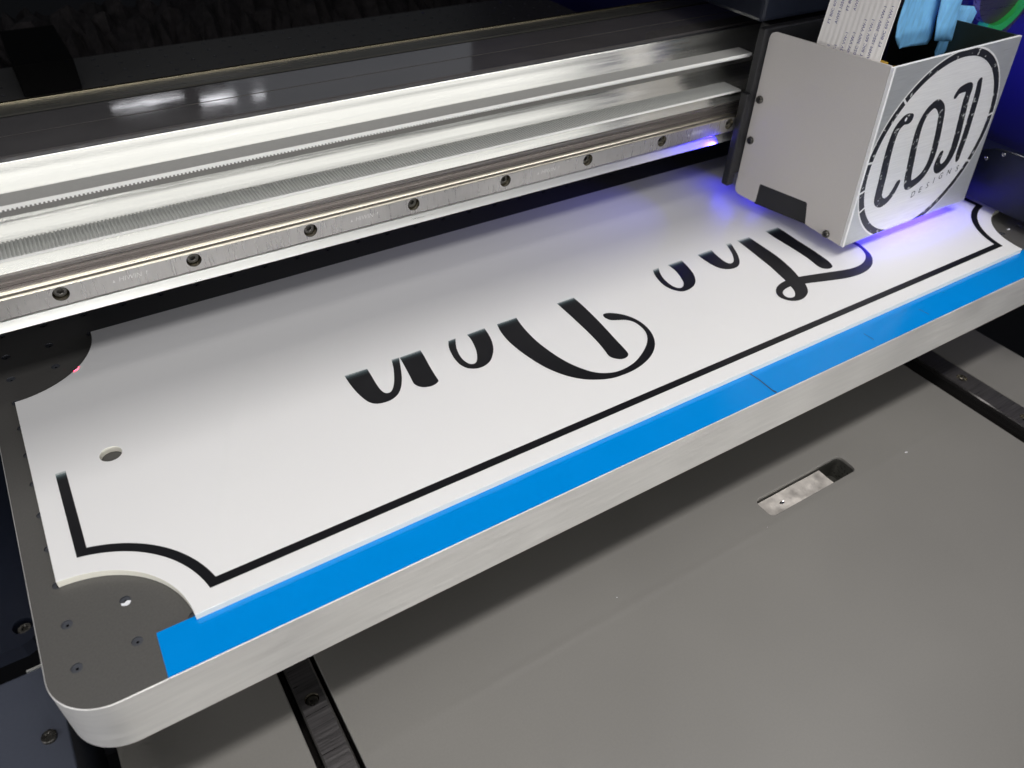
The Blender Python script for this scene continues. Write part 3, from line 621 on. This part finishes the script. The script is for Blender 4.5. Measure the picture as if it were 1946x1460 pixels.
# unseen added hood above the beam (above the picture); its lip shades the back half of the bed
blocker = empty('light_blocker', (0.2, 0.6, 0.45), 'added unseen dark hood over the gantry beam, its front lip shading the back of the sign', 'light blocker')
bm = bmesh.new(); add_box(bm, -0.9, 1.2, 0.250, 1.15, 0.46, 0.475)
own(from_bm('blocker_panel', bm, M['black']), blocker)

# ================================================================== PRINT CARRIAGE
car = empty('print_carriage', (0.6, 0.38, 0.01), 'box shaped print carriage with grey side plate and brushed metal front with round black logo', 'print carriage')
def sx(y, z):
    """x of the left plate: the plate leans a little"""
    v = (y - 0.321) / 0.110; h = (z - 0.0101) / 0.1433
    return (0.5277 * (1 - h) + 0.5151 * h) * (1 - v) + (0.5147 * (1 - h) + 0.5135 * h) * v
def rounded_path(pts, n=5):
    """pts (a, b, r): polygon with rounded corners"""
    out = []; N = len(pts)
    for i in range(N):
        p = Vector(pts[i][:2]); a = Vector(pts[i - 1][:2]); b_ = Vector(pts[(i + 1) % N][:2]); r = pts[i][2]
        if r <= 0: out.append(tuple(p)); continue
        u = (a - p).normalized(); v = (b_ - p).normalized()
        s = p + u * r; e = p + v * r
        for k in range(n + 1):
            t = k / n; q = s * (1 - t) ** 2 + p * 2 * t * (1 - t) + e * t * t; out.append(tuple(q))
    return out
plate = rounded_path([(0.3236, 0.0102, 0), (0.3573, 0.0143, 0.001), (0.3603, 0.0330, 0.0018), (0.4079, 0.0300, 0.0018), (0.4085, 0.0118, 0.0015), (0.431, 0.0128, 0.006), (0.431, 0.1485, 0.006), (0.3236, 0.1540, 0)])
bm = bmesh.new(); pl = list(reversed(plate))
extrude_poly(bm, [pl], lambda p: (0.0018, p[0], p[1]), lambda p: (0.0, p[0], p[1]))
for k in range(1, 24):
    for co, no in (((0, 0.3236 + 0.1074 * k / 24, 0), (0, 1, 0)), ((0, 0, 0.0102 + 0.1438 * k / 24), (0, 0, 1))):
        bmesh.ops.bisect_plane(bm, geom=bm.verts[:] + bm.edges[:] + bm.faces[:], plane_co=co, plane_no=no)
for v in bm.verts: v.co.x += sx(v.co.y, v.co.z)
o = from_bm('side_panel', bm, M['side'], smooth=True); o.data.set_sharp_from_angle(angle=math.radians(35)); own(o, car)
# dark cover behind the notch
bm = bmesh.new()
extrude_poly(bm, [list(reversed(rounded_path([(0.3560, 0.0142, 0.001), (0.3590, 0.0345, 0.001), (0.4092, 0.0315, 0.001), (0.4092, 0.0108, 0.001)])))], lambda p: (sx(*p) + 0.0030, p[0], p[1]), lambda p: (sx(*p) + 0.0006, p[0], p[1]))
own(from_bm('notch_cover', bm, M['black']), car)
for (y, z) in ((0.4262, 0.0965), (0.4262, 0.0621), (0.3368, 0.0150)):
    bm = bmesh.new(); x = sx(y, z); add_cyl(bm, (x, y, z), (-1, 0, 0), 0.0033, 0.0022, 24, 0.0029); 
    o = from_bm('screw', bm, M['bolt']); bevel(o, 0.0005, 2); own(o, car)
    bm = bmesh.new(); add_cyl(bm, (x - 0.00225, y, z), (-1, 0, 0), 0.0015, 0.0002, 6); h = from_bm('screw_socket', bm, M['hole_dark']); h.parent = o; h.matrix_parent_inverse = Matrix()
# front plate (leans like the photographed one): quad in x-z at y = .321
FA, FR, FTR, FT = (0.5277, 0.0101), (0.6893, 0.0118), (0.6667, 0.1546), (0.5151, 0.1534)
bm = bmesh.new()
extrude_poly(bm, [[FA, FR, FTR, FT]], lambda p: (p[0], 0.3235, p[1]), lambda p: (p[0], 0.3210, p[1]))
o = from_bm('front_panel', bm, [M['brushed'], M['bare_edge']]); own(o, car); front = o
for p in o.data.polygons:
    if abs(p.normal.y) < 0.5: p.material_index = 1
bevel(o, 0.0003, 2)
front.matrix_parent_inverse = Matrix.Translation(car.location).inverted()
def onfront(o): o.parent = front; o.matrix_parent_inverse = Matrix(); return o
# bright corner fold
bm = bmesh.new()
extrude_poly(bm, [[(FA[0] - 0.0001, FA[1]), (FA[0] + 0.0020, FA[1]), (FT[0] + 0.0020, FT[1]), (FT[0] - 0.0001, FT[1])]], lambda p: (p[0], 0.3216, p[1]), lambda p: (p[0] , 0.3206, p[1]))
onfront(from_bm('corner_fold', bm, M['bare_edge']))
CX, CZ, CR = 0.5982, 0.0793, 0.0752
def clipped_disc(name, r0, r1, skip, y, m, edge=0.0022):
    bm = bmesh.new(); n = 240
    for i in range(n):
        a0, a1 = 2 * math.pi * i / n, 2 * math.pi * (i + 1) / n
        am = math.degrees((a0 + a1) / 2)
        if any(lo < am < hi for lo, hi in skip): continue
        q = [(CX + r_ * math.cos(a_), CZ + r_ * math.sin(a_)) for r_, a_ in ((r0, a0), (r1, a0), (r1, a1), (r0, a1))]
        if r0 == 0: q = q[1:3] + [q[0]]
        bm.faces.new([bm.verts.new((p[0], y, p[1])) for p in q])
    bmesh.ops.remove_doubles(bm, verts=bm.verts, dist=1e-6)
    d = (FT[0] - FA[0], FT[1] - FA[1]); e = (FTR[0] - FR[0], FTR[1] - FR[1])
    for co, no in (((FA[0] + edge, y, FA[1]), (-d[1], 0, d[0])), ((FR[0] - 0.0003, y, FR[1]), (e[1], 0, -e[0])), ((0, y, 0.0116), (0, 0, -1)), ((0.6, y, 0.1537), (-0.008, 0, 1))):
        bmesh.ops.bisect_plane(bm, geom=bm.verts[:] + bm.edges[:] + bm.faces[:], plane_co=co, plane_no=no, clear_outer=True)
    return from_bm(name, bm, m)
onfront(clipped_disc('logo_disc', 0.0, CR + 0.0014, (), 0.32088, M['brushed_disc']))
onfront(clipped_disc('logo_ring', CR - 0.0054, CR, ((139, 140.6), (177, 178.2), (197, 198), (212, 213), (339, 340.6), (10.5, 12.1)), 0.32076, M['decal']))
LOGO = {'C': [[0.55621,0.11067,44],[0.54989,0.11062,46],[0.54455,0.1046,42],[0.54389,0.0942,42],[0.54578,0.08082,44],[0.54885,0.06675,46],[0.55101,0.05475,46],[0.55362,0.04588,46],[0.56059,0.04115,42],[0.56716,0.04312,36],[0.57091,0.04878,34],[0.57271,0.05544,30]],
    'O': [[0.58612,0.11641,36],[0.59475,0.10985,38],[0.60006,0.09816,38],[0.60556,0.08045,40],[0.60761,0.06625,42],[0.60478,0.05629,44],[0.59802,0.05129,44],[0.58969,0.04966,44],[0.58479,0.05615,44],[0.58019,0.07108,42],[0.57564,0.0877,40],[0.57342,0.10111,38],[0.57502,0.1103,36],[0.58,0.11563,36],[0.58612,0.11641,36]],
    'J': [[0.6068,0.11905,26],[0.61009,0.12285,34],[0.62089,0.12292,40],[0.62348,0.11323,40],[0.62739,0.09957,42],[0.63233,0.08298,44],[0.63486,0.06859,46],[0.6322,0.0591,46],[0.62511,0.05588,44],[0.61916,0.06137,38],[0.61902,0.07019,28]],
    'I': [[0.63224,0.12596,30],[0.63706,0.11302,38],[0.64147,0.09362,40],[0.64461,0.07823,40],[0.64598,0.06625,38],[0.64801,0.05925,26]],
    'des': [[0.60146,0.03772],[0.60963,0.03967],[0.61799,0.04174],[0.62493,0.0444],[0.63282,0.04649],[0.64313,0.04781],[0.65392,0.04857]]}
bm = bmesh.new()
def stroke(pts):
    P = [(p[0], p[1], p[2] * 0.5 / 3.843 / 1400.0) for p in pts]
    closed = abs(P[0][0] - P[-1][0]) < 1e-6 and abs(P[0][1] - P[-1][1]) < 1e-6
    out = []; N = len(P)
    for i in range(N - 1):
        p0 = P[i - 1] if i > 0 else (P[-2] if closed else P[0]); p1, p2 = P[i], P[i + 1]; p3 = P[i + 2] if i + 2 < N else (P[1] if closed else P[-1])
        for k in range(8):
            t = k / 8
            out.append(tuple(0.5 * (2 * p1[j] + (p2[j] - p0[j]) * t + (2 * p0[j] - 5 * p1[j] + 4 * p2[j] - p3[j]) * t * t + (3 * p1[j] - p0[j] - 3 * p2[j] + p3[j]) * t ** 3) for j in (0, 1, 2)))
    out.append(P[-1])
    L_, R_ = [], []
    for i, p in enumerate(out):
        q0 = out[max(0, i - 1)]; q1 = out[min(len(out) - 1, i + 1)]
        if closed and i in (0, len(out) - 1): q0 = out[-2]; q1 = out[1]
        d = Vector((q1[0] - q0[0], q1[1] - q0[1])).normalized(); nn = Vector((-d.y, d.x)) * p[2]
        L_.append(bm.verts.new((p[0] + nn.x, 0.32076, p[1] + nn.y))); R_.append(bm.verts.new((p[0] - nn.x, 0.32076, p[1] - nn.y)))
    for i in range(len(out) - 1): bm.faces.new([L_[i], L_[i + 1], R_[i + 1], R_[i]])
    if not closed:
        for p in (out[0], out[-1]):
            bm.faces.new([bm.verts.new((p[0] + p[2] * math.cos(a), 0.32072, p[1] + p[2] * math.sin(a))) for a in [2 * math.pi * k / 16 for k in range(16)]])
for k in 'COJI': stroke(LOGO[k])
onfront(from_bm('logo_lettering', bm, M['decal']))
bm = bmesh.new()
for ch, (x, z) in zip('DESIGNS', LOGO['des']):
    a = 0.20
    add_text(bm, ch, 0.0078, lambda p, q: (x + p * 0.9 * math.cos(a) - q * 0.12, 0.32074, z + 0.0010 + q + p * math.sin(a) * 0.9))
onfront(from_bm('logo_small_lettering', bm, M['decal']))
# bare spot on the C's upper end
bm = bmesh.new(); bm.faces.new([bm.verts.new((0.5515 + 0.0013 * math.cos(a), 0.32066, 0.1111 + 0.0016 * math.sin(a))) for a in [2 * math.pi * k / 16 for k in range(16)]])
onfront(from_bm('decal_chip', bm, M['brushed_disc']))
# right plate, back plate, floor of the box
bm = bmesh.new()
extrude_poly(bm, [[(0.3236, 0.0118), (0.431, 0.0128), (0.431, 0.1490), (0.3236, 0.1545)]], lambda p: (0.6667 + (0.6893 - 0.6667) * (1 - (p[1] - 0.0118) / 0.1428) - 0.0016, p[0], p[1]), lambda p: (0.6667 + (0.6893 - 0.6667) * (1 - (p[1] - 0.0118) / 0.1428), p[0], p[1]))
o = from_bm('right_panel', bm, M['green_plate']); bevel(o, 0.0003, 2); own(o, car)
box('carriage_floor', 0.531, 0.684, 0.326, 0.429, 0.0165, 0.020, M['black'], car)
box('circuit_board', 0.534, 0.666, 0.332, 0.426, 0.104, 0.106, M['green_plate'], car)
bm = bmesh.new()
add_box(bm, 0.572, 0.581, 0.350, 0.362, 0.1062, 0.1330); add_box(bm, 0.596, 0.607, 0.336, 0.346, 0.1062, 0.1330); add_box(bm, 0.548, 0.556, 0.352, 0.366, 0.1062, 0.1420)
o = from_bm('connector', bm, M['yellow']); bevel(o, 0.0006, 2); own(o, car)
box('mounting_plate', 0.508, 0.690, 0.4318, 0.4385, 0.0300, 0.150, M['black'], car, 0.001)
box('rear_housing', 0.522, 0.705, 0.4390, 0.4500, 0.100, 0.150, M['black'], car, 0.001)
box('tall_housing', 0.500, 0.720, 0.4310, 0.560, 0.1555, 0.34, M['box_navy'], car, 0.003)
box('wiper_bracket', 0.5045, 0.512, 0.432, 0.4392, 0.020, 0.100, M['black'], car, 0.001)

# white flat ribbon cable standing in the carriage
rib = empty('ribbon_cable', (0.52, 0.36, 0.107), 'white flat ribbon cable with small blue print rising from the carriage behind its side plate', 'ribbon cable')
def ribbon(u, v):
    """u: 0..1 along the length upwards, v: 0..1 across"""
    z = 0.108 + 0.150 * u
    x = 0.5200 + 0.0006 * math.sin(v * 3) + 0.40 * max(0, z - 0.151) + 5.0 * max(0, z - 0.19) ** 2
    y = 0.3360 + 0.0555 * v + 0.24 * max(0, z - 0.151) * (1 if v > 0.5 else 1)
    return Vector((x, y, z))
bm = bmesh.new(); nu, nv = 24, 26; g = {}
for i in range(nu + 1):
    for j in range(nv + 1):
        p = ribbon(i / nu, j / nv); g[i, j] = bm.verts.new(p + Vector((0.00018 * (j % 2), 0, 0)))
for i in range(nu):
    for j in range(nv): bm.faces.new([g[i, j], g[i + 1, j], g[i + 1, j + 1], g[i, j + 1]])
o = from_bm('cable_band', bm, M['cable_white']); o.modifiers.new('thickness', 'SOLIDIFY').thickness = 0.0006; own(o, rib)
bm = bmesh.new()
for k in range(9):
    for t in range(4):
        v0 = 0.07 + 0.105 * k; u0 = 0.13 + 0.30 * t - 0.035 * k
        if u0 < 0.1 or u0 > 0.9: continue
        add_text(bm, 'AWM 105C 300V VW-1' if k % 2 else 'FT 80C 60V VW-1', 0.0032, lambda a, b_: ribbon(u0 + a / 0.150, v0 + b_ / 0.0555) + Vector((-0.0007, 0, 0)))
own(from_bm('cable_print', bm, M['cable_ink']), rib)

# blue masking tape tabs sticking out of the carriage
def tab(outline, y0, bow, label):
    bm = bmesh.new(); n = 12
    xs = [p[0] for p in outline]; zs = [p[1] for p in outline]; xm = (min(xs) + max(xs)) / 2; hw = (max(xs) - min(xs)) / 2
    tri = tessellate_polygon([[Vector((p[0], p[1], 0)) for p in outline]])
    vs = [bm.verts.new((p[0], y0, p[1])) for p in outline]
    for t in tri: bm.faces.new([vs[i] for i in t])
    for k in range(9):
        x = min(xs) + (max(xs) - min(xs)) * (k + 1) / 10
        bmesh.ops.bisect_plane(bm, geom=bm.verts[:] + bm.edges[:] + bm.faces[:], plane_co=(x, 0, 0), plane_no=(1, 0, 0))
    for k in range(5):
        z = min(zs) + (max(zs) - min(zs)) * (k + 1) / 6
        bmesh.ops.bisect_plane(bm, geom=bm.verts[:] + bm.edges[:] + bm.faces[:], plane_co=(0, 0, z), plane_no=(0, 0, 1))
    for v in bm.verts:
        s = (v.co.x - xm) / hw
        v.co.y += bow * (1 - abs(s) ** 1.4) + 0.0009 * abs(((v.co.x * 90 + v.co.z * 30) % 1) - 0.5) * 2 + (v.co.z - min(zs)) * 0.02
    o = from_bm('masking_tape', bm, M['painter'], smooth=True); o.data.set_sharp_from_angle(angle=math.radians(12)); o.modifiers.new('thickness', 'SOLIDIFY').thickness = 0.0005
    return tag(o, label, 'tape tab', 'light blue tape tabs in the carriage')
tab([(0.5766, 0.1990), (0.5771, 0.1614), (0.5800, 0.1520), (0.5916, 0.1415), (0.6243, 0.1405), (0.6274, 0.1452), (0.6180, 0.1990)], 0.368, 0.003, 'left light blue tape tab standing beside the white ribbon cable')
tab([(0.6135, 0.1990), (0.6190, 0.1605), (0.6234, 0.1452), (0.6529, 0.1404), (0.6437, 0.1655), (0.6400, 0.1990)], 0.3655, -0.004, 'middle light blue tape tab, tall narrow one overlapping its neighbour')
tab([(0.6449, 0.1649), (0.6480, 0.1300), (0.6560, 0.1210), (0.6640, 0.1200), (0.6850, 0.1479), (0.6858, 0.1561), (0.6818, 0.1607)], 0.372, 0.005, 'right light blue tape tab, short and curling, dark at its foot')

# ================================================================== SERVICE STATION at the right
st = empty('end_bracket', (0.76, 0.30, 0.006), 'dark upright bracket plate over the right end of the sign, lit blue below', 'bracket')
bm = bmesh.new()
prof = rounded_path([(0.205, 0.0062, 0.001), (0.4200, 0.0062, 0.001), (0.4200, 0.0500, 0.002), (0.3340, 0.0490, 0.003), (0.3220, 0.0545, 0.003), (0.3050, 0.0560, 0.003), (0.205, 0.0560, 0.002)])
extrude_poly(bm, [list(reversed(prof))], lambda p: (0.7125, p[0], p[1]), lambda p: (0.7100, p[0], p[1]))
o = from_bm('bracket_plate', bm, M['box_navy']); bevel(o, 0.0004, 2, 50); own(o, st)
box('bracket_flange', 0.7127, 0.780, 0.205, 0.42, 0.0075, 0.0330, M['box_navy'], st, 0.001)
bm = bmesh.new()
pp = [(0.4200, 0.0502), (0.3345, 0.0492), (0.3222, 0.0547), (0.3055, 0.0562), (0.205, 0.0562)]
for p, q in zip(pp, pp[1:]):
    d = (Vector((0.7113, *q)) - Vector((0.7113, *p))); add_cyl(bm, (0.7113, *p), d, 0.0005, d.length, 8)
own(from_bm('wire', bm, M['chrome']), st)
for y, z in ((0.3277, 0.0440), (0.3150, 0.0525)):
    cap_screw('screw', (0.7100, y, z), 0.0017, root=st, axis=(-1, 0, 0), m='chrome')
wall = empty('end_housing', (0.95, 0.5, -0.1), 'dark blue machine end housing behind the carriage at the right', 'machine housing')
bm = bmesh.new(); add_box(bm, 0.86, 0.90, -0.1, 1.5, -0.12, 0.75)
own(from_bm('end_wall', bm, M['wallnavy']), wall)
bm = bmesh.new(); add_box(bm, 0.745, 0.859, 0.43, 0.62, -0.10, 0.075)
o = from_bm('end_bearing', bm, M['box_navy']); bevel(o, 0.002, 2); own(o, wall)
# grey reel with a green band, top right behind the carriage
reel = empty('cable_reel', (0.80, 0.45, 0.15), 'grey round cable guide with a green band, top right behind the carriage', 'cable guide')
def ringmesh(name, c, r0, r1, x0, x1, m, n=64, a0=0, a1=360):
    """a ring, or an arc of one, about an axis along y"""
    bm = bmesh.new(); R = []; full = a1 - a0 >= 360
    for k in range(n if full else n + 1):
        a = math.radians(a0 + (a1 - a0) * k / n); ca, sa = math.cos(a), math.sin(a)
        R.append([bm.verts.new((c[0] + r * ca, y, c[2] + r * sa)) for r, y in ((r0, x0), (r1, x0), (r1, x1), (r0, x1))])
    for k in range(n):
        for q in range(4): bm.faces.new([R[k][q], R[(k + 1) % len(R)][q], R[(k + 1) % len(R)][(q + 1) % 4], R[k][(q + 1) % 4]])
    if not full: bm.faces.new(R[0]); bm.faces.new(R[-1])
    return from_bm(name, bm, m, smooth=False)
RC = (0.8040, 0.42, 0.1570)
own(ringmesh('green_band', RC, 0.0365, 0.0445, 0.414, 0.424, M['green'], a0=-112, a1=40), reel)
own(ringmesh('reel_rim', RC, 0.0450, 0.0560, 0.418, 0.428, M['cover'], a0=-100, a1=60), reel)
own(ringmesh('reel_hub', RC, 0.0010, 0.0362, 0.419, 0.426, M['strip_grey']), reel)

# ================================================================== behind the beam: dark bracket and cable chain in the gloom
bk = tag(box('bed_clamp', 0.012, 0.070, 0.985, 1.115, PZ + 0.0005, 0.030, mat('matt_black', (0.003, 0.003, 0.003), 0.8, spec=0.1), bv=0.002), 'black block lying on the far end of the perforated bed, behind the beam', 'clamp block')
bm = bmesh.new()
nx, ny = 150, 10; g = {}
for i in range(nx + 1):
    for j in range(ny + 1):
        x = -0.5 + 1.5 * i / nx; a = math.pi * j / ny
        r = 0.10 + random.uniform(-0.014, 0.014)
        g[i, j] = bm.verts.new((x + random.uniform(-0.004, 0.004), 1.345 - r * math.cos(a), TZ + 0.9 * r * math.sin(a)))
for i in range(nx):
    for j in range(ny): bm.faces.new([g[i, j], g[i + 1, j], g[i + 1, j + 1], g[i, j + 1]])
tag(from_bm('seal_brush', bm, M['cloth']), 'ragged black brush seal lying along the far back of the deck', 'brush seal')
